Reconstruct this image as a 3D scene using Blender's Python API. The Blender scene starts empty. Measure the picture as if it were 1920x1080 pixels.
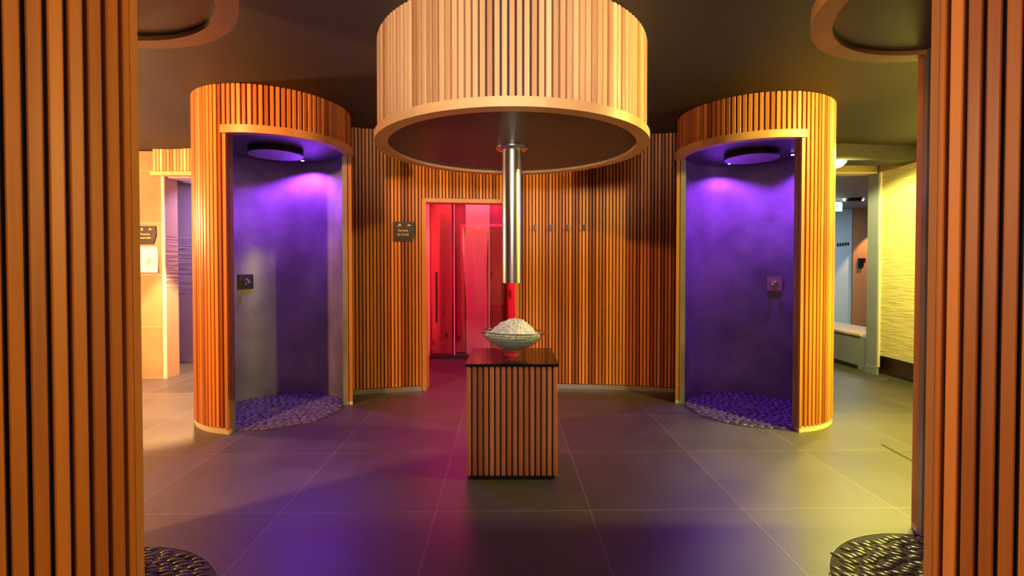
import bpy, bmesh, math, random
from math import sin, cos, pi, radians
random.seed(7)
sc = bpy.context.scene
col = sc.collection

# ------------------------------------------------------------------ camera, world, exposure
cam_d = bpy.data.cameras.new('camera'); cam = bpy.data.objects.new('camera', cam_d); col.objects.link(cam)
cam.location = (0, 0, 1.4); cam.rotation_euler = (radians(89.0), 0, 0)
cam_d.sensor_width = 36; cam_d.lens = 900 * 36 / 1920; cam_d.shift_y = -27 / 1920
cam_d.clip_start = 0.05
sc.camera = cam
w = bpy.data.worlds.new('world'); sc.world = w; w.use_nodes = True
w.node_tree.nodes['Background'].inputs[0].default_value = (0.5, 0.4, 0.45, 1)
w.node_tree.nodes['Background'].inputs[1].default_value = 0.035
vs = sc.view_settings
vs.view_transform = 'Standard'; vs.look = 'None'; vs.gamma = 1; vs.use_curve_mapping = False
vs.exposure = 0.0
sc.cycles.max_bounces = 8

# ------------------------------------------------------------------ lamps and added fills
def lamp(name, kind, loc, power, color, size=.12, target=None, angle=None, blend=.5, sy=None, parent=None):
    d = bpy.data.lights.new(name, kind); o = bpy.data.objects.new(name, d); col.objects.link(o)
    o.location = loc; d.energy = power; d.color = color
    if kind == 'AREA':
        d.size = size
        if sy: d.shape = 'RECTANGLE'; d.size_y = sy
    else: d.shadow_soft_size = size
    if kind == 'SPOT': d.spot_size = radians(angle); d.spot_blend = blend
    if target is not None:
        from mathutils import Vector
        o.rotation_euler = (Vector(target) - Vector(loc)).to_track_quat('-Z', 'Y').to_euler()
    if parent: o.parent = parent
    return o

ORANGE = (1.0, .43, .12); YELLOW = (1.0, .80, .17); WARM = (1.0, .60, .36)
lamp('orange_lamp', 'SPOT', (-3.05, 1.65, 2.72), 680, ORANGE, .05, target=(-2.2, 2.6, 0), angle=172, blend=.1)
lamp('orange_rear_lamp', 'POINT', (-4.7, 4.3, 1.9), 400, (1, .50, .20), .10)
lamp('orange_downlight', 'SPOT', (-3.45, 5.2, 2.68), 2000, (1, .54, .20), .04, target=(-3.6, 5.25, 0), angle=74, blend=.25)
lamp('yellow_lamp', 'SPOT', (3.45, 2.5, 2.70), 560, YELLOW, .08, target=(2.7, 3.2, 0), angle=172, blend=.1)
lamp('yellow_rear_lamp', 'SPOT', (3.85, 5.2, 2.62), 380, (1, .88, .20), .10, target=(3.85, 5.1, 0), angle=165, blend=.2)
lamp('yellow_downlight', 'SPOT', (3.4, 3.5, 2.68), 1000, (1, .88, .08), .08, target=(3.1, 3.2, 0), angle=80, blend=.8)
lamp('canopy_spot', 'SPOT', (0, -.4, 2.1), 580, (1, .78, .58), .25, target=(0, 2.6, 2.86), angle=46, blend=.7)
lamp('pedestal_fill', 'SPOT', (0, -.5, 2.5), 250, (1, .76, .72), .12, target=(0, 3.2, .80), angle=24, blend=.6)  # fill added on the camera side to whiten the ice and pedestal
lamp('hall_fill', 'AREA', (.1, -1.2, 2.5), 12, WARM, 1.2, target=(0, 3.2, 1.2))  # soft fill added behind the camera so shaded slats stay visible
lamp('hall_fill', 'SPOT', (2.2, -.5, 2.2), 330, (1, .60, .17), .25, target=(-1.35, 1.15, 1.45), angle=42, blend=.4)  # added fill for the slats of the near left cubicle
lamp('hall_fill', 'SPOT', (-2.2, -.5, 2.2), 360, (1, .62, .36), .25, target=(1.55, 1.25, 1.45), angle=42, blend=.4)  # added fill, pinker, for the slats of the near right cubicle
VIOLET = (.29, .045, 1.0)

# ------------------------------------------------------------------ materials
def nt(name):
    m = bpy.data.materials.new(name); m.use_nodes = True
    return m, m.node_tree.nodes, m.node_tree.links, m.node_tree.nodes['Principled BSDF']
def plain(name, c, rough=.5, metal=0, noise=0, nscale=6, bump=0, bscale=30, emit=None, es=0, spec=None):
    m, n, l, b = nt(name)
    b.inputs['Base Color'].default_value = (*c, 1); b.inputs['Roughness'].default_value = rough
    b.inputs['Metallic'].default_value = metal
    if spec is not None: b.inputs['Specular IOR Level'].default_value = spec
    if noise or bump:
        g = n.new('ShaderNodeNewGeometry')
    if noise:
        t = n.new('ShaderNodeTexNoise'); t.inputs['Scale'].default_value = nscale; t.inputs['Detail'].default_value = 6
        l.new(g.outputs['Position'], t.inputs['Vector'])
        r = n.new('ShaderNodeValToRGB')
        r.color_ramp.elements[0].position = .3; r.color_ramp.elements[1].position = .72
        r.color_ramp.elements[0].color = (*[v * (1 - noise) for v in c], 1)
        r.color_ramp.elements[1].color = (*[min(1, v * (1 + noise)) for v in c], 1)
        l.new(t.outputs['Fac'], r.inputs['Fac']); l.new(r.outputs['Color'], b.inputs['Base Color'])
    if bump:
        t2 = n.new('ShaderNodeTexNoise'); t2.inputs['Scale'].default_value = bscale; t2.inputs['Detail'].default_value = 4
        l.new(g.outputs['Position'], t2.inputs['Vector'])
        bp = n.new('ShaderNodeBump'); bp.inputs['Strength'].default_value = bump; bp.inputs['Distance'].default_value = .02
        l.new(t2.outputs['Fac'], bp.inputs['Height']); l.new(bp.outputs['Normal'], b.inputs['Normal'])
    if emit:
        b.inputs['Emission Color'].default_value = (*emit, 1); b.inputs['Emission Strength'].default_value = es
    return m
def wood(name, dark, light, rough=.45, stretch=(45, 45, 1.6), knots=False):
    """timber whose tone varies from piece to piece with the face attribute 'tone'"""
    m, n, l, b = nt(name)
    a = n.new('ShaderNodeAttribute'); a.attribute_name = 'tone'
    g = n.new('ShaderNodeNewGeometry'); mp = n.new('ShaderNodeMapping'); mp.inputs['Scale'].default_value = stretch
    l.new(g.outputs['Position'], mp.inputs['Vector'])
    t = n.new('ShaderNodeTexNoise'); t.noise_dimensions = '4D'; t.inputs['Scale'].default_value = 1; t.inputs['Detail'].default_value = 5
    l.new(mp.outputs['Vector'], t.inputs['Vector'])
    mu = n.new('ShaderNodeMath'); mu.operation = 'MULTIPLY'; mu.inputs[1].default_value = 31
    l.new(a.outputs['Fac'], mu.inputs[0]); l.new(mu.outputs[0], t.inputs['W'])
    ad = n.new('ShaderNodeMath'); ad.operation = 'MULTIPLY_ADD'; ad.inputs[1].default_value = .55; ad.use_clamp = True
    sb = n.new('ShaderNodeMath'); sb.operation = 'SUBTRACT'; sb.inputs[1].default_value = .27
    l.new(a.outputs['Fac'], sb.inputs[0]); l.new(t.outputs['Fac'], ad.inputs[0]); l.new(sb.outputs[0], ad.inputs[2])
    r = n.new('ShaderNodeValToRGB'); r.color_ramp.elements[0].color = (*dark, 1); r.color_ramp.elements[1].color = (*light, 1)
    l.new(ad.outputs[0], r.inputs['Fac'])
    out = r.outputs['Color']
    if knots:
        v = n.new('ShaderNodeTexVoronoi'); v.inputs['Scale'].default_value = 1
        mk = n.new('ShaderNodeMapping'); mk.inputs['Scale'].default_value = (5, 5, 2.2)
        l.new(g.outputs['Position'], mk.inputs['Vector']); l.new(mk.outputs['Vector'], v.inputs['Vector'])
        kr = n.new('ShaderNodeValToRGB'); kr.color_ramp.elements[0].position = .07; kr.color_ramp.elements[1].position = .15
        kr.color_ramp.elements[0].color = (.25, .2, .18, 1); kr.color_ramp.elements[1].color = (1, 1, 1, 1)
        l.new(v.outputs['Distance'], kr.inputs['Fac'])
        mx = n.new('ShaderNodeMix'); mx.data_type = 'RGBA'; mx.blend_type = 'MULTIPLY'; mx.inputs[0].default_value = 1
        l.new(out, mx.inputs[6]); l.new(kr.outputs['Color'], mx.inputs[7]); out = mx.outputs[2]
    l.new(out, b.inputs['Base Color']); b.inputs['Roughness'].default_value = rough
    bp = n.new('ShaderNodeBump'); bp.inputs['Strength'].default_value = .15; bp.inputs['Distance'].default_value = .004
    l.new(t.outputs['Fac'], bp.inputs['Height']); l.new(bp.outputs['Normal'], b.inputs['Normal'])
    return m
def grid_tiles(name, c, gc, sx, sy, ox, oy, rot, axes='xy', gw=.0035, rough=.35, var=.12):
    """rectangular tiles with thin joints, drawn from world position"""
    m, n, l, b = nt(name)
    g = n.new('ShaderNodeNewGeometry'); mp = n.new('ShaderNodeMapping')
    mp.inputs['Rotation'].default_value = (0, 0, rot)
    l.new(g.outputs['Position'], mp.inputs['Vector'])
    s = n.new('ShaderNodeSeparateXYZ'); l.new(mp.outputs['Vector'], s.inputs[0])
    masks = []; cells = []
    for ax, sz, of in ((axes[0], sx, ox), (axes[1], sy, oy)):
        if sz is None: continue
        a = n.new('ShaderNodeMath'); a.operation = 'SUBTRACT'; a.inputs[1].default_value = of
        l.new(s.outputs[ax.upper()], a.inputs[0])
        d = n.new('ShaderNodeMath'); d.operation = 'DIVIDE'; d.inputs[1].default_value = sz; l.new(a.outputs[0], d.inputs[0])
        rn = n.new('ShaderNodeMath'); rn.operation = 'ROUND'; l.new(d.outputs[0], rn.inputs[0])
        df = n.new('ShaderNodeMath'); df.operation = 'SUBTRACT'; l.new(d.outputs[0], df.inputs[0]); l.new(rn.outputs[0], df.inputs[1])
        ab = n.new('ShaderNodeMath'); ab.operation = 'ABSOLUTE'; l.new(df.outputs[0], ab.inputs[0])
        lt = n.new('ShaderNodeMath'); lt.operation = 'LESS_THAN'; lt.inputs[1].default_value = gw / sz; l.new(ab.outputs[0], lt.inputs[0])
        fl = n.new('ShaderNodeMath'); fl.operation = 'FLOOR'; l.new(d.outputs[0], fl.inputs[0])
        masks.append(lt); cells.append(fl)
    cb = n.new('ShaderNodeCombineXYZ')
    for i, f in enumerate(cells): l.new(f.outputs[0], cb.inputs[i])
    wn = n.new('ShaderNodeTexWhiteNoise'); wn.noise_dimensions = '3D'; l.new(cb.outputs[0], wn.inputs['Vector'])
    t = n.new('ShaderNodeTexNoise'); t.inputs['Scale'].default_value = 2.3; t.inputs['Detail'].default_value = 8; t.inputs['Roughness'].default_value = .6
    l.new(g.outputs['Position'], t.inputs['Vector'])
    ad = n.new('ShaderNodeMath'); ad.operation = 'MULTIPLY_ADD'; ad.inputs[1].default_value = .35
    l.new(wn.outputs['Value'], ad.inputs[0]); l.new(t.outputs['Fac'], ad.inputs[2])
    r = n.new('ShaderNodeValToRGB'); r.color_ramp.elements[0].position = .35; r.color_ramp.elements[1].position = .95
    r.color_ramp.elements[0].color = (*[v * (1 - var * 1.6) for v in c], 1); r.color_ramp.elements[1].color = (*[v * (1 + var * 2.5) for v in c], 1)
    l.new(ad.outputs[0], r.inputs['Fac'])
    mk = masks[0].outputs[0]
    if len(masks) == 2:
        mm = n.new('ShaderNodeMath'); mm.operation = 'MAXIMUM'; l.new(mk, mm.inputs[0]); l.new(masks[1].outputs[0], mm.inputs[1]); mk = mm.outputs[0]
    mx = n.new('ShaderNodeMix'); mx.data_type = 'RGBA'; l.new(mk, mx.inputs[0]); l.new(r.outputs['Color'], mx.inputs[6]); mx.inputs[7].default_value = (*gc, 1)
    l.new(mx.outputs[2], b.inputs['Base Color'])
    rr = n.new('ShaderNodeMapRange'); rr.inputs['To Min'].default_value = rough - .08; rr.inputs['To Max'].default_value = rough + .12
    l.new(t.outputs['Fac'], rr.inputs['Value']); l.new(rr.outputs[0], b.inputs['Roughness'])
    return m
def ripple(name, c, z0, z1, rough=.5, scale=(3, 3, 40), strength=.8, contrast=.3):
    """stone with a band of horizontal ripples between heights z0 and z1"""
    m, n, l, b = nt(name)
    g = n.new('ShaderNodeNewGeometry'); mp = n.new('ShaderNodeMapping'); mp.inputs['Scale'].default_value = scale
    l.new(g.outputs['Position'], mp.inputs['Vector'])
    t = n.new('ShaderNodeTexNoise'); t.inputs['Scale'].default_value = 1; t.inputs['Detail'].default_value = 4
    l.new(mp.outputs['Vector'], t.inputs['Vector'])
    s = n.new('ShaderNodeSeparateXYZ'); l.new(g.outputs['Position'], s.inputs[0])
    a = n.new('ShaderNodeMath'); a.operation = 'GREATER_THAN'; a.inputs[1].default_value = z0; l.new(s.outputs['Z'], a.inputs[0])
    c2 = n.new('ShaderNodeMath'); c2.operation = 'LESS_THAN'; c2.inputs[1].default_value = z1; l.new(s.outputs['Z'], c2.inputs[0])
    k = n.new('ShaderNodeMath'); k.operation = 'MULTIPLY'; l.new(a.outputs[0], k.inputs[0]); l.new(c2.outputs[0], k.inputs[1])
    h = n.new('ShaderNodeMath'); h.operation = 'MULTIPLY'; l.new(k.outputs[0], h.inputs[0]); l.new(t.outputs['Fac'], h.inputs[1])
    bp = n.new('ShaderNodeBump'); bp.inputs['Strength'].default_value = strength; bp.inputs['Distance'].default_value = .03
    l.new(h.outputs[0], bp.inputs['Height']); l.new(bp.outputs['Normal'], b.inputs['Normal'])
    r = n.new('ShaderNodeValToRGB'); r.color_ramp.elements[0].position = .35; r.color_ramp.elements[1].position = .65
    r.color_ramp.elements[0].color = (*[v * (1 - contrast) for v in c], 1); r.color_ramp.elements[1].color = (*[min(1, v * (1 + contrast)) for v in c], 1)
    l.new(t.outputs['Fac'], r.inputs['Fac'])
    mx = n.new('ShaderNodeMix'); mx.data_type = 'RGBA'; l.new(k.outputs[0], mx.inputs[0]); mx.inputs[6].default_value = (*c, 1); l.new(r.outputs['Color'], mx.inputs[7])
    l.new(mx.outputs[2], b.inputs['Base Color']); b.inputs['Roughness'].default_value = rough
    return m
def thin_glass(name, tint, reflect=.10, rough=.0, bump=0):
    m = bpy.data.materials.new(name); m.use_nodes = True; n = m.node_tree.nodes; l = m.node_tree.links
    n.remove(n['Principled BSDF'])
    tr = n.new('ShaderNodeBsdfTransparent'); tr.inputs[0].default_value = (*tint, 1)
    gl = n.new('ShaderNodeBsdfGlossy'); gl.inputs['Roughness'].default_value = rough; gl.inputs[0].default_value = (1, 1, 1, 1)
    fr = n.new('ShaderNodeLayerWeight'); fr.inputs[0].default_value = .5
    pw = n.new('ShaderNodeMath'); pw.operation = 'POWER'; pw.inputs[1].default_value = 4; l.new(fr.outputs['Facing'], pw.inputs[0])
    ad = n.new('ShaderNodeMath'); ad.operation = 'MULTIPLY_ADD'; ad.inputs[1].default_value = .6; ad.inputs[2].default_value = reflect; ad.use_clamp = True
    l.new(pw.outputs[0], ad.inputs[0])
    mx = n.new('ShaderNodeMixShader'); l.new(ad.outputs[0], mx.inputs[0]); l.new(tr.outputs[0], mx.inputs[1]); l.new(gl.outputs[0], mx.inputs[2])
    l.new(mx.outputs[0], n['Material Output'].inputs[0])
    if bump:
        g = n.new('ShaderNodeNewGeometry'); t = n.new('ShaderNodeTexNoise'); t.inputs['Scale'].default_value = 60
        l.new(g.outputs['Position'], t.inputs['Vector'])
        bp = n.new('ShaderNodeBump'); bp.inputs['Strength'].default_value = bump; bp.inputs['Distance'].default_value = .01
        l.new(t.outputs['Fac'], bp.inputs['Height']); l.new(bp.outputs['Normal'], gl.inputs['Normal'])
    return m

M = {}
M['slat'] = wood('reddish_slat_timber', (.25, .060, .012), (.78, .30, .060))
M['slat_pale'] = wood('pale_slat_timber', (.38, .17, .07), (.84, .54, .29))
M['trim'] = wood('trim_timber', (.40, .19, .07), (.72, .44, .20), .4, (6, 6, 30))
M['jamb'] = wood('jamb_timber', (.30, .11, .03), (.60, .28, .09), .4)
M['black'] = plain('black_backing', (.008, .007, .008), .8)
M['plaster'] = plain('polished_plaster', (.24, .23, .23), .38, .3, .32, 2.6, .10, 9)
M['soffit'] = plain('dark_soffit', (.055, .05, .055), .33, 0, .15, 3)
M['steel'] = plain('brushed_steel', (.72, .70, .70), .27, 1, 0, 1)
M['plinth'] = plain('brushed_plinth_metal', (.50, .48, .46), .35, .8)
M['ivory'] = plain('ivory_base_strip', (.62, .56, .45), .5)
M['rim_metal'] = plain('drain_rim', (.12, .11, .10), .4, .6)
M['pebble'] = plain('dark_pebble', (.075, .068, .07), .28, 0, .5, 25)
M['mortar'] = plain('pebble_mortar', (.012, .011, .012), .8)
M['floor'] = grid_tiles('slate_floor_tiles', (.046, .041, .040), (.12, .10, .09), .88, .857, 0, 0, 0, rough=.42)
M['ceiling'] = plain('dark_ceiling_paint', (.030, .024, .020), .65, 0, .12, 1.2)
M['blackgloss'] = plain('black_glass_slab', (.006, .006, .007), .12)
M['knob'] = plain('chrome', (.8, .8, .82), .08, 1)
M['spotglow'] = plain('violet_diode', (.2, .1, .3), .4, emit=(.60, .40, 1.0), es=22)
M['head'] = plain('perforated_shower_plate', (.45, .42, .45), .35, .7, .35, 90)
M['headrim'] = plain('shower_head_rim', (.03, .03, .03), .3, .6)
M['sign'] = plain('charcoal_sign', (.025, .02, .018), .45)
M['signtext'] = plain('cream_lettering', (.72, .60, .42), .6)
M['hook'] = plain('bronze_hook', (.05, .035, .025), .35, .7)

# ------------------------------------------------------------------ mesh helpers
class MB:
    def __init__(s): s.v = []; s.f = []; s.t = []; s.sm = []
    def add(s, vs_, fs, tone=.5, smooth=False):
        k = len(s.v); s.v += [tuple(v) for v in vs_]
        for f in fs: s.f.append(tuple(i + k for i in f)); s.t.append(tone); s.sm.append(smooth)
    def box(s, x0, x1, y0, y1, z0, z1, tone=.5):
        s.add([(x, y, z) for z in (z0, z1) for y in (y0, y1) for x in (x0, x1)],
              [(0, 2, 3, 1), (4, 5, 7, 6), (0, 1, 5, 4), (1, 3, 7, 5), (3, 2, 6, 7), (2, 0, 4, 6)], tone)
    def slat(s, px, py, nx, ny, wdt, d, z0, z1, tone):
        """upright batten, outer face centred on (px,py), normal (nx,ny)"""
        tx, ty = -ny, nx; h = wdt / 2; c = .0035
        pr = [(-h, -d), (-h, -c), (-h + c, 0), (h - c, 0), (h, -c), (h, -d)]
        pts = [(px + tx * a + nx * b_, py + ty * a + ny * b_) for a, b_ in pr]
        z1s = [z1(x, y) if callable(z1) else z1 for x, y in pts]
        v = [(x, y, z0) for x, y in pts] + [(x, y, z) for (x, y), z in zip(pts, z1s)]
        n = len(pts)
        s.add(v, [((i + 1) % n, i, n + i, n + (i + 1) % n) for i in range(n)] + [tuple(range(n)), tuple(range(2 * n - 1, n - 1, -1))], tone)
    def arc(s, r0, r1, a0, a1, z0, z1, n=48, tones=None, smooth=True, cx=0, cy=0, full=False):
        """solid ring sector, angles in degrees"""
        v = []
        for i in range(n + 1):
            a = radians(a0 + (a1 - a0) * i / n)
            for r, z in ((r0, z0), (r1, z0), (r1, z1), (r0, z1)): v.append((cx + r * cos(a), cy + r * sin(a), z))
        for i in range(n):
            k = 4 * i; t = tones(i / n) if tones else .5
            fs = []
            for j in range(4): fs.append((k + j, k + (j + 1) % 4, k + 4 + (j + 1) % 4, k + 4 + j))
            b = len(s.v)
            for f in fs: s.f.append(tuple(q + b for q in f)); s.t.append(t); s.sm.append(smooth)
        b = len(s.v); s.v += v
        if not full:
            s.f.append((b + 3, b + 2, b + 1, b)); s.t.append(tones(0) if tones else .5); s.sm.append(False)
            k = b + 4 * n; s.f.append((k, k + 1, k + 2, k + 3)); s.t.append(tones(.999) if tones else .5); s.sm.append(False)
    def cyl(s, cx, cy, r, z0, z1, n=40, tone=.5, r1=None):
        r1 = r if r1 is None else r1
        v = [(cx + r * cos(2 * pi * i / n), cy + r * sin(2 * pi * i / n), z0) for i in range(n)]
        v += [(cx + r1 * cos(2 * pi * i / n), cy + r1 * sin(2 * pi * i / n), z1) for i in range(n)]
        s.add(v, [(i, (i + 1) % n, n + (i + 1) % n, n + i) for i in range(n)], tone, True)
        s.add(v, [tuple(range(n - 1, -1, -1)), tuple(range(n, 2 * n))], tone)
    def lathe(s, prof, n=48, tone=.5, cx=0, cy=0, closed=False):
        v = []
        for r, z in prof:
            for i in range(n): v.append((cx + r * cos(2 * pi * i / n), cy + r * sin(2 * pi * i / n), z))
        m = len(prof); fs = []
        for j in range(m if closed else m - 1):
            for i in range(n):
                k = (i + 1) % n; j2 = (j + 1) % m
                fs.append((j * n + i, j * n + k, j2 * n + k, j2 * n + i))
        s.add(v, fs, tone, True)
    def build(s, name, mat, parent=None, fix=True):
        me = bpy.data.meshes.new(name); me.from_pydata(s.v, [], s.f)
        at = me.attributes.new('tone', 'FLOAT', 'FACE'); at.data.foreach_set('value', s.t)
        me.polygons.foreach_set('use_smooth', s.sm)
        if fix:
            bm = bmesh.new(); bm.from_mesh(me); bmesh.ops.recalc_face_normals(bm, faces=bm.faces); bm.to_mesh(me); bm.free()
        me.materials.append(mat)
        if any(s.sm):
            try: me.set_sharp_from_angle(angle=radians(35))
            except Exception: pass
        me.update()
        o = bpy.data.objects.new(name, me); col.objects.link(o)
        if parent: o.parent = parent
        return o
def box(name, b, mat, parent=None, tone=.5):
    m = MB(); m.box(*b, tone); return m.build(name, mat, parent)
def tag(o, label=None, cat=None, group=None, kind=None):
    if label: o['label'] = label
    if cat: o['category'] = cat
    if group: o['group'] = group
    if kind: o['kind'] = kind
    return o
def thing(name, label, cat, loc=(0, 0, 0), rz=0, group=None):
    o = bpy.data.objects.new(name, None); col.objects.link(o); o.location = loc; o.rotation_euler = (0, 0, rz)
    o.empty_display_size = .1
    return tag(o, label, cat, group)
def struct(o): o['kind'] = 'structure'; return o
def tone(): return min(1, max(0, random.gauss(.48, .25)))
def ceil_z(x, y):
    a = min(1, max(0, (abs(x) - 2.9) / 1.3)); a = a * a * (3 - 2 * a)
    return 2.865 - .010 * x - (.10 if x < 0 else .05) * a
def text_mesh(name, body, size, mat, parent, loc, rot, depth=.002, align='CENTER'):
    cu = bpy.data.curves.new(name, 'FONT'); cu.body = body; cu.size = size; cu.extrude = depth; cu.align_x = align; cu.space_line = .95
    tmp = bpy.data.objects.new(name, cu); col.objects.link(tmp)
    bpy.context.view_layer.update()
    me = bpy.data.meshes.new_from_object(tmp.evaluated_get(bpy.context.evaluated_depsgraph_get()))
    bpy.data.objects.remove(tmp); bpy.data.curves.remove(cu)
    me.materials.clear(); me.materials.append(mat)
    o = bpy.data.objects.new(name, me); col.objects.link(o); o.location = loc; o.rotation_euler = rot
    if parent: o.parent = parent
    return o

# ------------------------------------------------------------------ the room shell
XL, XR, YF, YB = -6.4, 5.0, -2.6, 7.9
ROT = .0165
def set_floor_map(m):
    for nd in m.node_tree.nodes:
        if nd.type == 'MAPPING': nd.inputs['Rotation'].default_value = (0, 0, -ROT); nd.inputs['Location'].default_value = (.388, -.14, 0)
set_floor_map(M['floor'])
struct(box('floor', (XL - .2, 9.6, YF - .2, 11.0, -.12, 0), M['floor']))

# ceiling: gently falling towards both sides
mb = MB(); nx, ny = 48, 8; x0, x1, y0, y1 = XL - .2, XR + .3, YF - .2, YB + .2
for j in range(ny + 1):
    for i in range(nx + 1):
        x = x0 + (x1 - x0) * i / nx; y = y0 + (y1 - y0) * j / ny; mb.v.append((x, y, ceil_z(x, y)))
for j in range(ny):
    for i in range(nx):
        a = j * (nx + 1) + i; mb.f.append((a, a + nx + 1, a + nx + 2, a + 1)); mb.t.append(.5); mb.sm.append(True)
k = len(mb.v)
for j in range(ny + 1):
    for i in range(nx + 1):
        x, y, z = mb.v[j * (nx + 1) + i]; mb.v.append((x, y, z + .12))
for f in list(mb.f): mb.f.append(tuple(q + k for q in reversed(f))); mb.t.append(.5); mb.sm.append(True)
rim = [i for i in range(nx)] ; 
def side(a, b): mb.f.append((a, b, b + k, a + k)); mb.t.append(.5); mb.sm.append(False)
for i in range(nx): side(i, i + 1); side((ny) * (nx + 1) + i + 1, (ny) * (nx + 1) + i)
for j in range(ny): side((j + 1) * (nx + 1), j * (nx + 1)); side(j * (nx + 1) + nx, (j + 1) * (nx + 1) + nx)
struct(mb.build('ceiling', M['ceiling'], fix=False))

M['brown_tile'] = grid_tiles('brown_wall_tiles', (.36, .20, .11), (.55, .38, .24), None, .64, 0, .64, 0, axes='xz', rough=.42)
M['side_wall'] = plain('plain_brown_wall', (.16, .11, .08), .6, 0, .2, 2)
struct(box('wall_left', (XL - .2, XL, YF - .2, YB + .2, 0, 2.72), M['side_wall']))
struct(box('wall_front', (XL, XR, YF - .2, YF, 0, 2.78), M['side_wall']))

# ------------------------------------------------------------------ curved back wall of battens, with the door opening
def wall_y(x): return 5.45 - .075 * (x - .2) ** 2
DX0, DX1, DZ = -.955, .035, 2.10
body = MB(); head = MB(); core = MB(); base = MB()
WX0, WX1 = -1.785, 1.87
x = WX0
while x < WX1:
    dy = -.15 * (x - .2); L = math.hypot(1, dy); nx_, ny_ = dy / L, -1 / L
    y = wall_y(x)
    z0 = .055
    dst = body
    if DX0 - .045 < x < DX1 + .045: z0 = DZ + .05; dst = head
    dst.slat(x, y, nx_, ny_, .0275, .025, z0, lambda a, b: ceil_z(a, b) - .003, tone())
    x += .0375 / math.hypot(1, dy)
def strip(mb_, xa, xb, off0, off1, z0, z1, n=24):
    v = []
    for i in range(n + 1):
        xx = xa + (xb - xa) * i / n; yy = wall_y(xx)
        for o_, z in ((off0, z0), (off1, z0), (off1, None), (off0, None)):
            v.append((xx, yy + o_, (z1 if z1 is not None else ceil_z(xx, yy) - .002) if z is None else z))
    fs = [(0, 1, 2, 3), (4 * n + 3, 4 * n + 2, 4 * n + 1, 4 * n)]
    for i in range(n):
        for j in range(4): fs.append((4 * i + j, 4 * i + 4 + j, 4 * i + 4 + (j + 1) % 4, 4 * i + (j + 1) % 4))
    mb_.add(v, fs)
strip(core, WX0 - .02, DX0 - .03, .028, .14, 0, None); strip(core, DX1 + .03, WX1 + .02, .028, .14, 0, None); strip(core, DX0 - .03, DX1 + .03, .028, .14, DZ + .04, None, 8)
wb = struct(core.build('wall_back', M['black']))
b_ = body.build('slat_cladding', M['slat'], wb); h_ = head.build('slat_cladding', M['slat'], wb)
strip(base, WX0, DX0 - .05, -.012, .026, 0, .05); strip(base, DX1 + .05, WX1, -.012, .026, 0, .05)
base.build('metal_plinth', M['plinth'], wb)
# timber door lining
dl = MB(); yl, yr = wall_y(DX0), wall_y(DX1)
dl.box(DX0 - .045, DX0, yl - .02, yl + .16, .0, DZ + .045, .62)
dl.box(DX1, DX1 + .045, yr - .02, yr + .16, .0, DZ + .045, .75)
n = 8
for i in range(n):
    xa = DX0 + (DX1 - DX0) * i / n; xb = DX0 + (DX1 - DX0) * (i + 1) / n; ya, yb = wall_y(xa), wall_y(xb)
    v = [(xa, ya - .02, DZ), (xb, yb - .02, DZ), (xb, yb + .16, DZ), (xa, ya + .16, DZ)]
    v += [(a, b, DZ + .045) for a, b, c in v]
    dl.add(v, [(0, 1, 2, 3), (4, 5, 6, 7), (0, 1, 5, 4), (2, 3, 7, 6), (0, 3, 7, 4), (1, 2, 6, 5)], .6)
struct(dl.build('door_1', M['jamb']))

# ------------------------------------------------------------------ red cold cave behind the opening
M['redwall'] = plain('red_painted_board', (.55, .03, .04), .35, 0, .15, 3)
M['knotty'] = wood('knotty_plank', (.30, .07, .04), (.66, .28, .20), .5, (14, 14, 1.2), True)
def prism(mb_, pts, z0, z1, tone_=.5):
    n_ = len(pts); v = [(x_, y_, z0) for x_, y_ in pts] + [(x_, y_, z1) for x_, y_ in pts]
    mb_.add(v, [tuple(range(n_ - 1, -1, -1)), tuple(range(n_, 2 * n_))] + [(i, (i + 1) % n_, n_ + (i + 1) % n_, n_ + i) for i in range(n_)], tone_)
m = MB(); prism(m, [(DX1 + .005, yr + .165), (-.10, 7.9), (.0, 7.9), (.12, yr + .165)], 0, 2.5); rw = struct(m.build('wall_cave_right', M['redwall']))
m = MB(); m.box(-1.46, -1.36, 5.62, 7.9, 0, 2.5); struct(m.build('wall_cave_left', M['redwall']))
struct(box('wall_cave_back', (-1.46, .0, 7.9, 8.0, 0, 2.5), M['redwall']))
struct(box('ceiling_cave', (-1.46, .12, 5.66, 8.0, 2.5, 2.55), M['redwall']))
# live-edged planks standing along the far wall, each one a thing of its own
M['paleplank'] = wood('pale_plank', (.48, .27, .20), (.78, .52, .42), .5, (14, 14, 1.2), True)
def plank(xa, xb, y_, wob, tone_, label, seed, mat='knotty'):
    rnd = random.Random(seed); m_ = MB(); n_ = 26; v = []
    ph = [rnd.uniform(0, 6.28) for _ in range(4)]
    for i in range(n_ + 1):
        z = .02 + 2.36 * i / n_
        wl = wob * (sin(z * 2.1 + ph[0]) + .5 * sin(z * 5.3 + ph[1])); wr = wob * (sin(z * 2.4 + ph[2]) + .5 * sin(z * 4.7 + ph[3]))
        c = .012
        for px_, py_ in ((xa + wl, y_ + .035), (xa + wl, y_ + c), (xa + wl + c, y_), (xb + wr - c, y_), (xb + wr, y_ + c), (xb + wr, y_ + .035)): v.append((px_, py_, z))
    fs = [(0, 1, 2, 3, 4, 5), tuple(6 * n_ + q for q in (5, 4, 3, 2, 1, 0))]
    for i in range(n_):
        for j in range(6): fs.append((6 * i + j, 6 * i + 6 + j, 6 * i + 6 + (j + 1) % 6, 6 * i + (j + 1) % 6))
    m_.add(v, fs, tone_)
    return tag(m_.build('wooden_plank', M[mat]), label, 'plank', 'planks behind the glass door')
plank(-1.27, -.93, 7.50, .008, .25, 'red-lit knotty plank furthest left behind the glass door, behind its long handle', 1)
plank(-.90, -.64, 7.60, .006, .05, 'dark set-back plank behind the glass door, left of the pale wavy-edged plank', 2)
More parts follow.
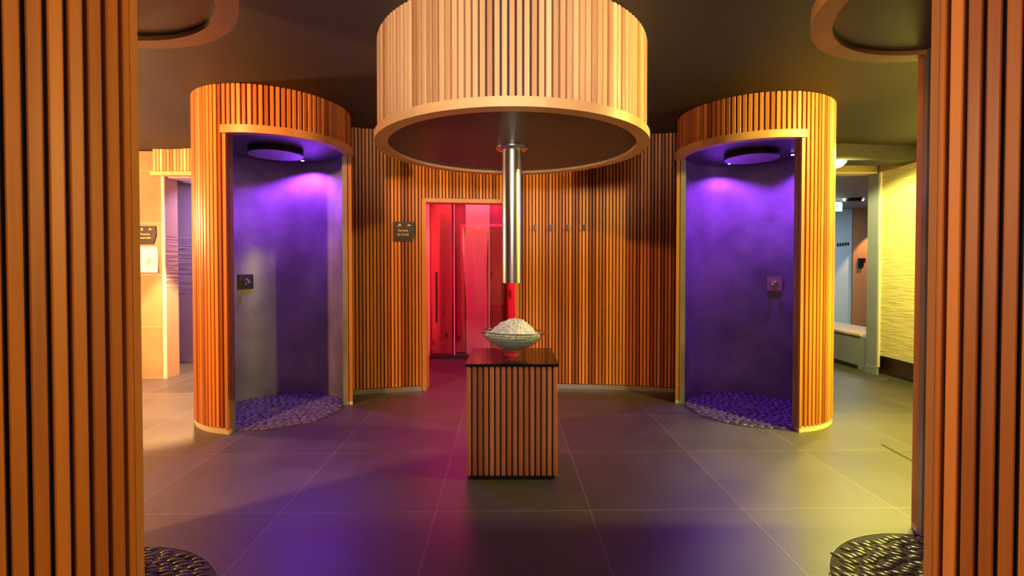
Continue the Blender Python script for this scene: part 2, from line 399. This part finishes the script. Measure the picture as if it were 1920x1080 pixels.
plank(-.72, -.37, 7.44, .018, .85, 'pale pinkish plank with a wavy left edge behind the glass door', 3, 'paleplank')
plank(-.35, -.15, 7.50, .008, .10, 'narrow deep red plank furthest right behind the glass door', 4)
# glass door
gd = thing('glass_door', 'frameless clear glass door with a long vertical handle in the red doorway', 'door', (-1.235, 7.16, 0), radians(-1.0))
M['doorglass'] = thin_glass('door_glass', (.95, .93, .93), .13)
box('glass_panel', (0, 1.11, -.006, .006, .05, 2.36), M['doorglass'], gd)
M['bronze'] = plain('bronze_bar', (.10, .07, .045), .3, .9)
hd = MB(); hd.cyl(.11, -.055, .019, .545, 1.30, 16); hb = hd.build('handle', M['bronze'], gd)
for z in (.60, 1.25):
    mm_ = MB(); mm_.box(.103, .117, -.05, -.006, z - .007, z + .007); mm_.build('handle_bracket', M['bronze'], hb)
box('bottom_seal', (0, 1.11, -.02, .02, 0, .055), M['sign'], gd)
box('edge_profile', (-.012, .006, -.02, .02, .0, 2.38), plain('pink_tinted_seal', (.75, .45, .55), .3), gd)
M['pinkled'] = plain('pink_light_strip', (.8, .3, .4), .4, emit=(1, .35, .55), es=7)
tag(box('glow_strip', (-1.24, -.12, 7.20, 7.24, 2.33, 2.355), M['pinkled']), 'glowing pink light strip along the top of the glass door', 'light strip')
lamp('cave_red_lamp', 'AREA', (-.66, 7.33, 2.38), 8, (1, .07, .10), 1.0, target=(-.66, 7.40, 0), sy=.10)
lamp('cave_side_fill', 'AREA', (-1.31, 7.0, 1.2), 9, (1, .09, .12), .06, target=(-.5, 7.6, 1.2), sy=2.0)  # added fill hidden by the door jamb, evens the red on the planks
lamp('vestibule_lamp', 'AREA', (-.60, 5.85, 2.46), 100, (1, .02, .28), .7, target=(-.50, 5.1, 0), sy=.5)
M['lit_edge'] = plain('pink_lit_edge', (.8, .3, .4), .4, emit=(1, .16, .26), es=.6)  # glow stands in for light catching the plank edges
for xx, yy, lb in ((-.893, 7.43, 'pink lit plank edge drawn as a thin glowing strip between the two left planks'), (-.352, 7.40, 'pink lit plank edge drawn as a thin glowing strip right of the pale wavy plank')):
    tag(box('glow_strip', (xx - .007, xx + .007, yy - .006, yy + .006, 0, 2.33), M['lit_edge']), lb, 'light strip')
# small dark switch on the red side wall
sw = thing('wall_switch', 'small dark switch plate on the red side wall right of the glass door', 'switch', (-.018, 6.35, 1.02), 0)
m = MB(); m.box(-.022, .0, -.05, .05, -.06, .06); m.build('switch_plate', M['sign'], sw)
m = MB(); m.box(-.027, -.022, -.02, .02, -.03, .03); m.build('rocker', M['headrim'], sw)

# ------------------------------------------------------------------ shower cubicles
PITCH = .0425
def pebbles(R, seed, flow):
    rnd = random.Random(seed); m_ = MB(); pts = []
    ico = bmesh.new(); bmesh.ops.create_icosphere(ico, subdivisions=2, radius=1)
    V = [v.co.copy() for v in ico.verts]; F = [tuple(v.index for v in f.verts) for f in ico.faces]; ico.free()
    cf, sf = cos(flow), sin(flow)
    row = -R; r_i = 0
    while row < R:
        u = -R + (r_i % 2) * .03 + rnd.uniform(-.01, .01)
        while u < R:
            ln = rnd.uniform(.048, .080); u += ln / 2
            jx, jy = u + rnd.uniform(-.004, .004), row + rnd.uniform(-.005, .005)
            bend = .05 * sin(jx * 5) ; jy2 = jy + bend
            if math.hypot(jx, jy2) < R - .020:
                an = flow + .25 * cos(jx * 5) + rnd.uniform(-.25, .25); a, b = ln * .47, rnd.uniform(.014, .019); h = rnd.uniform(.007, .011)
                ca, sa = cos(an), sin(an); X = jx * cf - jy2 * sf; Y = jx * sf + jy2 * cf
                m_.add([(X + v.x * a * ca - v.y * b * sa, Y + v.x * a * sa + v.y * b * ca, .004 + v.z * h) for v in V], F, rnd.random(), True)
            u += ln / 2
        row += .030; r_i += 1
    return m_
def cubicle(cx, cy, a0, a1, zt, label, cat_label_extra='', spots=((0, .36),), plate=None, seed=1, pw=75, drain=(0, 0), R=.68, pr=.605):
    """a0..a1: the opening (degrees, counter-clockwise from +x)"""
    t = thing('shower_cubicle', label, 'shower', (cx, cy, 0))
    cz = lambda x_, y_: ceil_z(x_ + cx, y_ + cy) - .003
    span = 360 - (a1 - a0); n_ = round(radians(span) * R / PITCH); m_ = MB()
    for i in range(n_):
        a = radians(a1 + span * (i + .5) / n_)
        m_.slat(R * cos(a), R * sin(a), cos(a), sin(a), .0315, .026, .05, cz, tone())
    m_.build('slat_cladding', M['slat'], t)
    n_ = round(radians(a1 - a0) * R / PITCH); m_ = MB()
    for i in range(n_):
        a = radians(a0 + (a1 - a0) * (i + .5) / n_)
        m_.slat(R * cos(a), R * sin(a), cos(a), sin(a), .0315, .026, zt + .06, cz, tone())
    m_.build('header_slats', M['slat'], t)
    zc = ceil_z(cx, cy)
    m_ = MB(); m_.arc(R - .036, R - .027, a1, a0 + 360, .0, zc - .03, 72); m_.arc(R - .036, R - .027, a0, a1, zt + .03, zc - .03, 40); m_.build('core_shell', M['black'], t)
    m_ = MB(); m_.arc(.60, R - .037, a1 + .4, a0 + 359.6, .0, zt + .03, 72); m_.build('inner_wall', M['plaster'], t)
    m_ = MB(); m_.arc(R - .0265, R - .004, a1 + 1.5, a0 + 358.5, 0, .048, 72); m_.build('base_strip', M['ivory'], t)
    for a, sgn in ((a0, -1), (a1, 1)):
        m_ = MB(); m_.arc(.637, R + .004, a - (.9 if sgn < 0 else -.0) - (.9 if sgn < 0 else 0), a + (1.8 if sgn > 0 else 0), .035, zt, 2, lambda q: .55 if sgn < 0 else .5, False); j = m_.build('opening_jamb', M['jamb'], t)
        m_ = MB(); m_.arc(.637, R + .004, a - (1.8 if sgn < 0 else 0), a + (1.8 if sgn > 0 else 0), 0, .034, 2, None, False); m_.build('jamb_foot', M['ivory'], j)
        m_ = MB(); m_.arc(.596, .636, a - (1.2 if sgn < 0 else -.0), a + (1.2 if sgn > 0 else 0), 0, zt, 2, None, False); m_.build('edge_profile', M['plaster'], j)
    tn = [random.uniform(.35, .8) for _ in range(5)]
    m_ = MB(); m_.arc(.615, R + .02, a0 - 3, a1 + 3, zt - .008, zt + .057, 60, lambda q: tn[int(q * 2.6)]); m_.build('header_trim', M['trim'], t)
    m_ = MB(); m_.cyl(0, 0, .634, zt + .015, zt + .03, 64); m_.build('ceiling_panel', M['soffit'], t)
    hz = zt - .035
    m_ = MB(); m_.lathe([(0, hz + .05), (.235, hz + .05), (.243, hz + .045), (.245, hz + .006), (.238, hz)], 56); hd_ = m_.build('shower_head', M['headrim'], t)
    m_ = MB(); m_.cyl(0, 0, .238, hz - .004, hz + .002, 56); m_.build('spray_plate', M['head'], hd_)
    for sx, sy in spots:
        m_ = MB(); m_.lathe([(.0, zt + .012), (.012, zt + .012), (.014, zt + .004), (.026, zt + .004), (.030, zt + .015)], 24, cx=sx, cy=sy); sp = m_.build('spotlight', M['headrim'], t)
        m_ = MB(); m_.cyl(sx, sy, .013, zt + .0, zt + .006, 20); m_.build('diode', M['spotglow'], sp)
        lamp('violet_spot', 'SPOT', (sx, sy, zt - .01), pw, VIOLET, .012, target=(sx * 1.0, sy * 1.0, 0), angle=135, blend=.6, parent=t)
    m_ = pebbles(pr, seed, radians(25 if cx < 0 else -35)); pf = MB(); pf.cyl(0, 0, pr, .0, .004, 64)
    pb = pf.build('shower_floor', M['mortar'], t); m_.build('pebble_inlay', M['pebble'], pb)
    m_ = MB(); m_.arc(pr - .0025, pr + .001, 0, 360, .0, .006, 72, full=True); m_.build('floor_rim', M['rim_metal'], pb)
    dr = MB(); dr.box(drain[0] - .06, drain[0] + .06, drain[1] - .06, drain[1] + .06, .004, .016); d_ = dr.build('drain_cover', M['steel'], pb)
    if plate:
        ang, z, mat = plate; a = radians(ang); r_ = .592
        pl = bpy.data.objects.new('tmp', None)
        m_ = MB(); m_.box(-.012, .012, -.075, .075, -.075, .075); o = m_.build('control_plate', mat, t)
        o.location = (r_ * cos(a), r_ * sin(a), z); o.rotation_euler = (0, 0, a)
        kb = MB(); kb.lathe([(0, .05), (.014, .05), (.022, .044), (.024, .03), (.020, .012), (.032, .008), (.034, 0)], 28)
        k_ = kb.build('control_knob', M['knob'], o); k_.location = (-.012, 0, 0); k_.rotation_euler = (0, radians(-90), 0)
        bpy.data.objects.remove(pl)
    return t
M['plate_dark'] = plain('dark_plate', (.02, .018, .022), .25, .3)
M['plate_beige'] = plain('beige_plate', (.42, .33, .24), .35, .5)
cubicle(-2.26, 4.62, -97, 15, 2.49, 'round wooden shower cubicle left of red doorway, with dark control plate inside', spots=((.07, .42),), pw=170, plate=(146, 1.23, M['plate_dark']), seed=3, drain=(0, -.02))
cubicle(2.317, 4.667, 165, 277, 2.465, 'round wooden shower cubicle right of red doorway, with beige control plate inside', spots=((-.03, .40), (.40, 0)), pw=85, plate=(40.5, 1.205, M['plate_beige']), seed=5)
cubicle(-1.79, 1.75, -22, 105, 2.505, 'large close round wooden shower cubicle filling the left edge of the photo', spots=((.1, .1),), seed=8, pw=65)
cubicle(1.975, 1.87, 77, 206, 2.485, 'large close round wooden shower cubicle filling the right edge of the photo', spots=((.1, 0),), seed=9, pw=25)

# ------------------------------------------------------------------ drum canopy and ice chute
dr = thing('drum_canopy', 'large round hanging canopy clad in pale wooden slats above the pedestal', 'canopy', (0, 3.4, 0))
m = MB(); n = 148; Rd = .915
for i in range(n):
    a = 2 * pi * i / n
    m.slat(Rd * cos(a), Rd * sin(a), cos(a), sin(a), .0285, .024, 2.262, lambda x_, y_: ceil_z(x_, y_ + 3.4) - .003, tone())
m.build('slat_cladding', M['slat_pale'], dr)
m = MB(); m.arc(Rd - .034, Rd - .025, 0, 360, 2.23, ceil_z(0, 3.4) - .02, 120, full=True); m.build('core_shell', M['black'], dr)
tn = [.7, .55, .8, .45, .65, .75, .5, .85]
M['trim_pale'] = wood('pale_trim_timber', (.46, .23, .09), (.82, .50, .24), .4, (6, 6, 30))
m = MB(); m.arc(.85, .935, 8, 368, 2.212, 2.265, 128, lambda q: tn[int(q * 7.99)], full=True); m.build('ring_trim', M['trim_pale'], dr)
m = MB(); m.cyl(0, 0, .879, 2.232, 2.246, 96); m.build('soffit_panel', plain('matt_grey_soffit', (.085, .075, .075), .42, 0, .15, 3, spec=.3), dr)
ch = thing('ice_chute', 'vertical brushed steel pipe hanging from the drum canopy above the bowl', 'pipe', (0, 3.4, 1.275))
m = MB(); m.lathe([(.070, 0), (.070, .955), (.067, .955), (.067, 0)], 64, closed=True); m.build('pipe', M['steel'], ch)
m = MB(); m.lathe([(.070, .930), (.105, .938), (.112, .945), (.112, .955), (.070, .955)], 64, closed=True); m.build('flange', M['steel'], ch)

# ------------------------------------------------------------------ pedestal, bowl, ice
pd = thing('pedestal', 'square wooden slatted pedestal with a glossy black top below the steel pipe', 'pedestal', (0, 3.4, 0))
m = MB(); m.box(-.272, .272, -.272, .272, .03, .742); m.build('core_box', M['black'], pd)
m = MB()
for s in range(16):
    u = -.30 + .0375 * (s + .5)
    for nx_, ny_ in ((0, -1), (0, 1), (1, 0), (-1, 0)):
        if nx_ == 0: m.slat(u, .298 * ny_, 0, ny_, .027, .026, .03, .742, tone())
        elif 0 < s < 15: m.slat(.298 * nx_, u, nx_, 0, .027, .026, .03, .742, tone())
M['slat_ped'] = wood('pedestal_slat_timber', (.26, .065, .02), (.60, .21, .075))
m.build('slat_cladding', M['slat_ped'], pd)
m = MB(); m.box(-.303, .303, -.303, .303, .7425, .760); m.build('top_slab', M['blackgloss'], pd)
m = MB(); m.box(-.28, .28, -.28, .28, 0, .029); m.build('plinth', M['black'], pd)

bx, by, bz = .0, 3.38, .7645
bo = thing('glass_bowl', 'clear footed glass bowl standing on the black pedestal top, holding crushed ice', 'bowl', (bx, by, bz))
M['bowl'] = thin_glass('greenish_bowl_glass', (.94, .975, .93), .06, .02, .25)
outer = [(.058, 0), (.060, .004), (.045, .010), (.034, .018), (.050, .026), (.100, .044), (.150, .075), (.192, .112), (.222, .150), (.233, .168)]
inner = [(.229, .169), (.216, .150), (.186, .114), (.145, .080), (.096, .050), (.045, .033), (0.001, .031)]
m = MB(); m.lathe(outer + inner + [(.001, 0)], 72, closed=True)
g_ = m.build('bowl_body', M['bowl'], bo)
m = MB()
ring = []
for i in range(64):
    a = 2 * pi * i / 64
m.lathe([(.228, .166), (.2285, .171), (.231, .173), (.2345, .171), (.235, .167), (.2325, .164)], 72, closed=True)
m.build('bowl_rim', thin_glass('dark_rim_glass', (.45, .55, .45), .35, .05), bo)
bo.rotation_euler = (radians(-2), radians(1.6), 0)
# crushed ice: fills the bowl and rises to a mound
M['ice'] = plain('crushed_ice', (.86, .88, .88), .45, 0, 0, 6, .6, 60)
M['ice'].node_tree.nodes['Principled BSDF'].inputs['Subsurface Weight'].default_value = .3
M['ice'].node_tree.nodes['Principled BSDF'].inputs['Subsurface Radius'].default_value = (.03, .03, .03)
rnd = random.Random(4); m = MB()
prof = [(.0, .036), (.045, .040), (.090, .054), (.138, .083), (.176, .114), (.196, .138)]
nR = 22
for i in range(1, nR + 1):
    r = .196 * (1 - i / nR); rr = r / .155
    h = .138 + .012 * min(1, i / 4) + .100 * max(0, 1 - rr ** 2) ** .85
    prof.append((r, h))
n = 64; v = []
for j, (r, z) in enumerate(prof):
    for i in range(n):
        a = 2 * pi * i / n; top = j > 5
        dx = .018 * max(0, (z - .14) / .1) if top else 0
        lump = .007 * sin(3 * a + 9 * r / .2) + .006 * sin(5 * a - 17 * r / .2 + 1)
        jr = rnd.uniform(-.004, .004) if top and 6 < j < len(prof) - 1 else 0; jz = (rnd.uniform(-.006, .006) + lump * min(1, r / .05)) if top and 6 < j < len(prof) - 1 else 0
        v.append(((r + jr) * cos(a) + dx, (r + jr) * sin(a), z + jz))
fs = [(j * n + i, j * n + (i + 1) % n, (j + 1) * n + (i + 1) % n, (j + 1) * n + i) for j in range(len(prof) - 1) for i in range(n)]
m.add(v, fs, .5, False)
for _ in range(1300):
    a = rnd.uniform(0, 2 * pi); r = .188 * math.sqrt(rnd.random()); rr = r / .155
    h = .150 + .100 * max(0, 1 - rr ** 2) ** .85; s = rnd.uniform(.003, .0085); cx_ = r * cos(a) + .018 * max(0, (h - .14) / .1); cy_ = r * sin(a)
    ax = [rnd.gauss(0, 1) for _ in range(3)]; L = math.sqrt(sum(q * q for q in ax)); ax = [q / L for q in ax]
    from mathutils import Matrix, Vector
    R3 = Matrix.Rotation(rnd.uniform(0, 3), 3, Vector(ax))
    vv = [R3 @ Vector((x_, y_, z_)) * s * rnd.uniform(.7, 1.1) + Vector((cx_, cy_, h)) for z_ in (-1, 1) for y_ in (-1, 1) for x_ in (-1, 1)]
    m.add(vv, [(0, 2, 3, 1), (4, 5, 7, 6), (0, 1, 5, 4), (1, 3, 7, 5), (3, 2, 6, 7), (2, 0, 4, 6)])
ice = m.build('crushed_ice', M['ice']); ice.location = (bx, by, bz); ice.rotation_euler = bo.rotation_euler
tag(ice, 'heap of white crushed ice mounded in the glass bowl', 'ice', kind='stuff')

# ------------------------------------------------------------------ signs, hooks
def sign(label, lines, loc, rz, wid, hei, tsize):
    t = thing('wall_sign', label, 'sign', loc, rz)
    m_ = MB(); w2, h2 = wid / 2, hei / 2
    pts = [(-w2, -h2), (w2 * .72, -h2), (w2, -h2 * .1), (w2 * .97, h2), (-w2, h2)]
    v = [(x_, y0_, z_) for y0_ in (-.008, .008) for x_, z_ in pts]
    m_.add(v, [(0, 1, 2, 3, 4), (9, 8, 7, 6, 5)] + [(i, (i + 1) % 5, 5 + (i + 1) % 5, 5 + i) for i in range(5)])
    m_.build('panel', M['sign'], t)
    for k_, ln in enumerate(lines):
        text_mesh('lettering', ln, tsize[k_], M['signtext'], t, (-.012, -.009, .0 - .044 * k_), (radians(90), 0, 0))
    # small emblems: a flame-like drop on the left, a crown-like mark on the right
    m_ = MB(); q = [(-.045 + .012 * cos(a_ * pi / 5) * (1 if a_ % 2 else .8), .076 + .012 * sin(a_ * pi / 5)) for a_ in range(10)]
    m_.add([(x_, -.0095, z_) for x_, z_ in q] + [(x_, -.008, z_) for x_, z_ in q], [tuple(range(10)), tuple(range(19, 9, -1))] + [(i, (i + 1) % 10, 10 + (i + 1) % 10, 10 + i) for i in range(10)])
    m_.box(-.08, -.025, -.0095, -.008, .058, .061)
    m_.build('emblem', M['signtext'], t)
    m_ = MB(); q = [(.035, .064), (.075, .064), (.070, .074), (.060, .074), (.055, .088), (.050, .074), (.040, .074)]
    m_.add([(x_, -.0095, z_) for x_, z_ in q] + [(x_, -.008, z_) for x_, z_ in q], [tuple(range(7)), tuple(range(13, 6, -1))] + [(i, (i + 1) % 7, 7 + (i + 1) % 7, 7 + i) for i in range(7)])
    m_.build('emblem', M['signtext'], t)
    return t
sx = -1.19
sign('dark sign reading Grotte de froid on the slats left of the red doorway', ['Grotte', 'de froid'], (sx, wall_y(sx) - .009, 1.77), math.atan(-.15 * (sx - .2)), .235, .215, (.039, .039))
hooks = [('furthest left', .26), ('second from the left', .445), ('third from the left', .63), ('furthest right', .815)]
for nm, hx in hooks:
    hk = thing('coat_hook', 'bronze coat hook on slatted wall, %s of the four' % nm, 'hook', (hx, wall_y(hx) - .0, 1.82), math.atan(-.15 * (hx - .2)), 'coat hooks on the curved slatted wall')
    m = MB(); m.box(-.014, .014, -.010, .0, -.035, .04); m.build('hook_plate', M['hook'], hk)
    m = MB(); m.box(-.007, .007, -.05, -.010, -.026, -.012); m.box(-.009, .009, -.058, -.048, -.026, .012); m.build('hook_arm', M['hook'], hk)

# ------------------------------------------------------------------ left background: tiled wall, sensory shower
M['sideripple'] = ripple('brown_ripple_stone', (.34, .22, .14), 1.10, 1.76, contrast=.35)
M['backripple'] = ripple('pale_ripple_stone', (.42, .38, .40), .98, 1.82, rough=.35, contrast=.25)
m = MB(); prism(m, [(XL, 5.92), (-4.29, 5.92), (-4.29, 6.15), (XL, 6.15)], 0, 2.80); struct(m.build('wall_back_left', M['brown_tile']))
struct(box('trim_1', (-4.305, -4.27, 5.905, 5.925, 0, 2.49), M['ivory']))
m = MB(); m.box(-4.29, -4.275, 5.93, 6.15, 0, 2.49); struct(m.build('trim_2', M['sideripple']))
struct(box('wall_shower_back', (-6.4, -2.6, 6.96, 7.06, 0, 2.80), M['backripple']))
hdr = thing('shower_header', 'yellowish slatted wooden header over the violet shower recess at far left', 'header', (-4.35, 5.86, 0))
m = MB()
for i in range(40):
    u = .02 + i * .041; y_ = -.02 + .05 * (u - .4) ** 2 * 0
    m.slat(u, -.03, 0, -1, .033, .025, 2.535, lambda a, b: ceil_z(a - 4.35, 5.86) - .003, tone())
m.build('slat_cladding', M['slat_pale'], hdr)
m = MB(); m.box(0, 1.66, -.004, .05, 2.53, 2.775); m.build('core_board', M['black'], hdr)
m = MB(); m.box(-.02, 1.68, -.05, .055, 2.487, 2.534, .7); m.build('trim_board', M['trim_pale'], hdr)
struct(box('ceiling_shower', (-4.27, -2.62, 5.96, 6.955, 2.48, 2.52), plain('pale_ceiling_panel', (.45, .42, .45), .35)))
lamp('violet_recess_lamp', 'AREA', (-3.7, 6.45, 2.44), 60, (.66, .40, 1.0), .4, target=(-4.0, 7.3, .9))
sp = MB(); sp.cyl(-4.25, 6.62, .05, 2.462, 2.479, 24)
tag(sp.build('recess_spotlight', plain('violet_lit_lens', (.6, .5, .7), .4, emit=(.8, .6, 1), es=8)), 'small glowing spotlight in the ceiling of the violet recess at far left', 'spotlight')
sign('brown sign with two cream text lines above white paper on tiled wall', ['Douche', 'sensorielle'], (-4.50, 5.911, 1.77), 0, .25, .225, (.039, .036))
pp = thing('paper_notice', 'white paper notice with a grey mark, folded at the top, below the brown sign', 'paper', (-4.475, 5.918, 1.47))
m = MB(); n = 10; v = []
for i in range(n + 1):
    z = -.16 + .32 * i / n; cu = .012 * (1 - i / n) ** 2
    xl, xr = -.115 - (.022 * max(0, (i / n - .75)) / .25), .12 - (.012 * max(0, (i / n - .7)) / .3)
    for yy in (-.006 - cu, -.003 - cu): v += [(xl, yy, z), (xr, yy, z)]
fs = [(0, 1, 3, 2), (4 * n, 4 * n + 2, 4 * n + 3, 4 * n + 1)]
for i in range(n):
    k = 4 * i; fs += [(k, k + 4, k + 5, k + 1), (k + 2, k + 3, k + 7, k + 6), (k, k + 2, k + 6, k + 4), (k + 1, k + 5, k + 7, k + 3)]
m.add(v, fs); m.build('sheet', plain('white_paper', (.88, .87, .84), .7), pp)
m = MB()
for a in range(3):
    an = radians(30 + 60 * a); c_, s_ = cos(an), sin(an)
    for off in (0,):
        q = [(-.055, -.003), (.055, -.003), (.055, .003), (-.055, .003)]
        m.add([(.01 + x_ * c_ - z_ * s_, -.0195, -.02 + x_ * s_ + z_ * c_) for x_, z_ in q] + [(.01 + x_ * c_ - z_ * s_, -.0165, -.02 + x_ * s_ + z_ * c_) for x_, z_ in q], [(0, 1, 2, 3), (7, 6, 5, 4), (0, 4, 5, 1), (1, 5, 6, 2), (2, 6, 7, 3), (3, 7, 4, 0)])
m.build('printed_mark', plain('grey_print', (.45, .44, .40), .7), pp)

# ------------------------------------------------------------------ right background
M['grasscloth'] = ripple('straw_wallcovering', (.52, .48, .24), 0, 3, rough=.7, scale=(2.5, 4, 95), strength=.4, contrast=.22)
M['grey'] = plain('grey_wall_paint', (.17, .20, .33), .55, 0, .08, 3)
M['blue'] = plain('pale_blue_glass_wall', (.42, .55, .62), .35)
M['brownwall'] = plain('brown_far_wall', (.36, .18, .08), .5)
M['ledge'] = plain('pinkish_ledge_stone', (.55, .40, .32), .35, 0, .15, 8)
M['lintel'] = plain('cream_lintel', (.62, .56, .34), .5)
struct(box('wall_right', (4.695, 5.06, -2.8, 6.118, .25, 2.72), M['grasscloth']))
struct(box('baseboard_right', (4.80, 5.06, -2.8, 6.32, 0, .249), plain('dark_plinth_board', (.10, .075, .065), .45)))
struct(box('toe_gap_shade', (4.775, 4.799, -2.8, 6.30, 0, .035), M['black']))  # black strip standing in for the shade of the toe gap
m = MB(); m.box(4.66, 4.694, 6.12, 6.30, 0, 2.70); pc = struct(m.build('wall_pillar', M['grey']))
struct(box('trim_3', (4.675, 4.694, 6.105, 6.119, .1, 2.70), M['ivory']))
struct(box('baseboard_pillar', (4.645, 4.659, 6.10, 6.30, 0, .10), M['grey']))
m = MB(); m.box(4.68, 4.84, 6.325, 8.2, 0, .445); lw = struct(m.build('wall_low', M['grey']))
struct(box('trim_ledge', (4.665, 5.30, 6.415, 8.2, .447, .475), M['ledge']))
struct(box('baseboard_low', (4.655, 4.679, 6.47, 8.2, 0, .05), M['headrim']))
struct(box('trim_lintel', (2.3, 4.66, 6.14, 6.30, 2.57, 2.74), M['lintel']))
struct(box('wall_bulkhead', (2.45, 4.69, 5.50, 5.80, 2.60, 2.79), M['ceiling']))
# far corridor
struct(box('wall_far_blue', (5.4, 7.28, 10.3, 10.4, 0, 2.6), M['blue']))
struct(box('wall_far_brown', (7.28, 9.6, 10.25, 10.4, 0, 2.6), M['brownwall']))
struct(box('ceiling_far', (2.3, 9.6, 6.31, 10.4, 2.6, 2.65), plain('far_ceiling_grey', (.36, .33, .33), .6)))
struct(box('wall_far_left', (2.3, 2.4, 6.31, 10.4, 0, 2.6), M['grey']))
struct(box('wall_far_mid', (2.4, 5.4, 10.3, 10.4, 0, 2.6), M['brownwall']))
struct(box('wall_far_right', (9.5, 9.6, 6.31, 10.25, 0, 2.6), M['grey']))
struct(box('wall_far_near', (5.07, 9.5, 6.31, 6.41, 0, 2.6), M['grey']))
lamp('corridor_lamp', 'AREA', (6.3, 8.6, 2.55), 75, (.78, .88, 1.0), 1.2, target=(6.3, 8.9, 0))
lamp('brown_wall_spot', 'SPOT', (7.75, 9.85, 2.45), 170, (1, .55, .22), .02, target=(7.75, 10.2, .6), angle=70, blend=.3)
es = thing('exit_sign', 'hanging green and white running man exit sign beyond the right cubicle', 'exit sign', (6.07, 9.0, 2.50))
m = MB(); m.box(-.16, .10, -.02, .02, -.10, .085); m.build('sign_box', plain('green_sign', (.02, .09, .03), .5, emit=(.02, .12, .04), es=.5), es)
m = MB(); m.box(-.155, .15, -.05, .05, .086, .099); m.build('mount', M['headrim'], es)
m = MB(); m.box(-.065, .075, -.024, -.021, -.09, .075); pn = m.build('lit_panel', plain('lit_white', (.8, .85, .75), .5, emit=(.75, .9, .7), es=.8), es)
m = MB()
def bar(x0_, z0_, x1_, z1_, wd):
    L = math.hypot(x1_ - x0_, z1_ - z0_); px_, pz_ = -(z1_ - z0_) / L * wd / 2, (x1_ - x0_) / L * wd / 2
    q = [(x0_ + px_, z0_ + pz_), (x1_ + px_, z1_ + pz_), (x1_ - px_, z1_ - pz_), (x0_ - px_, z0_ - pz_)]
    m.add([(a, -.029, b) for a, b in q] + [(a, -.0245, b) for a, b in q], [(0, 1, 2, 3), (7, 6, 5, 4), (0, 4, 5, 1), (1, 5, 6, 2), (2, 6, 7, 3), (3, 7, 4, 0)])
bar(.012, .035, -.005, -.015, .022); bar(-.005, -.015, .022, -.035, .012); bar(.022, -.035, .020, -.07, .012); bar(-.005, -.015, -.02, -.045, .012); bar(-.02, -.045, -.045, -.05, .010)
bar(.010, .030, .035, .010, .009); bar(.008, .028, -.025, .018, .009); bar(.012, .046, .026, .055, .018)
m.build('running_figure', plain('sign_green', (.01, .10, .03), .5), pn)
cl = thing('corridor_ceiling_lamp', 'small flat dark ceiling lamp with bright ends beyond the right cubicle', 'ceiling lamp', (6.15, 8.67, 2.6))
m = MB(); m.cyl(0, 0, .12, -.055, 0, 32, r1=.14); m.build('housing', M['headrim'], cl)
for s in (-1, 1):
    m = MB(); m.cyl(s * .165, 0, .022, -.035, -.005, 16); m.build('bulb', plain('lit_bulb', (.9, .9, .9), .4, emit=(1, .95, .9), es=4), cl)
for i in range(5):
    hx = 6.98 + .055 * i
    hk = thing('wall_hook', ['leftmost', 'second', 'middle', 'fourth', 'rightmost'][i] + ' of five tiny dark hooks on the pale blue wall', 'hook', (hx, 10.3, 1.84 + .006 * i), 0, 'tiny hooks on the blue wall')
    m = MB(); m.box(-.017, .017, -.012, 0, -.03, .03); m.box(-.006, .006, -.05, -.012, -.03, -.015); m.build('hook_body', M['hook'], hk)
hk = thing('wall_hook', 'lone tiny dark hook left of and below the row of five on the blue wall', 'hook', (6.89, 10.3, 1.78), 0)
m = MB(); m.box(-.008, .008, -.012, 0, -.05, .05); m.box(-.008, .008, -.04, -.012, -.05, -.035); m.build('hook_body', M['hook'], hk)
ws = thing('wall_sensor', 'small dark square sensor on the brown wall past the blue wall', 'sensor', (7.44, 10.25, 1.45))
m = MB(); m.box(-.055, .04, -.04, 0, -.10, .10); m.build('housing', M['headrim'], ws)
m = MB(); m.box(-.01, .065, -.06, -.041, .0, .10); m.build('screen', M['bronze'], ws)
# ceiling lamp peeping out beside the right cubicle
rl = thing('ceiling_lamp', 'shallow white glowing ceiling lamp beside the right cubicle slats', 'ceiling lamp', (3.72, 5.62, 2.60))
m = MB(); m.lathe([(0.001, -.075), (.06, -.072), (.11, -.055), (.145, -.02), (.150, -.004)], 40); m.build('glass_shade', plain('lit_opal_glass', (.9, .85, .7), .4, emit=(1, .88, .55), es=5), rl)
m = MB(); m.cyl(0, 0, .155, -.014, -.001, 40); m.build('lamp_base', M['ivory'], rl)
# slot drain in the floor at right
sd = thing('slot_drain', 'thin dark slot drain in the yellow-lit floor tiles at right', 'drain', (2.875, 3.55, 0), radians(-4))
m = MB(); m.box(-.012, .012, -.17, .17, 0, .003); m.build('drain_frame', M['rim_metal'], sd)
m = MB(); m.box(-.006, .006, -.165, .165, .003, .0045); m.build('drain_slot', M['black'], sd)
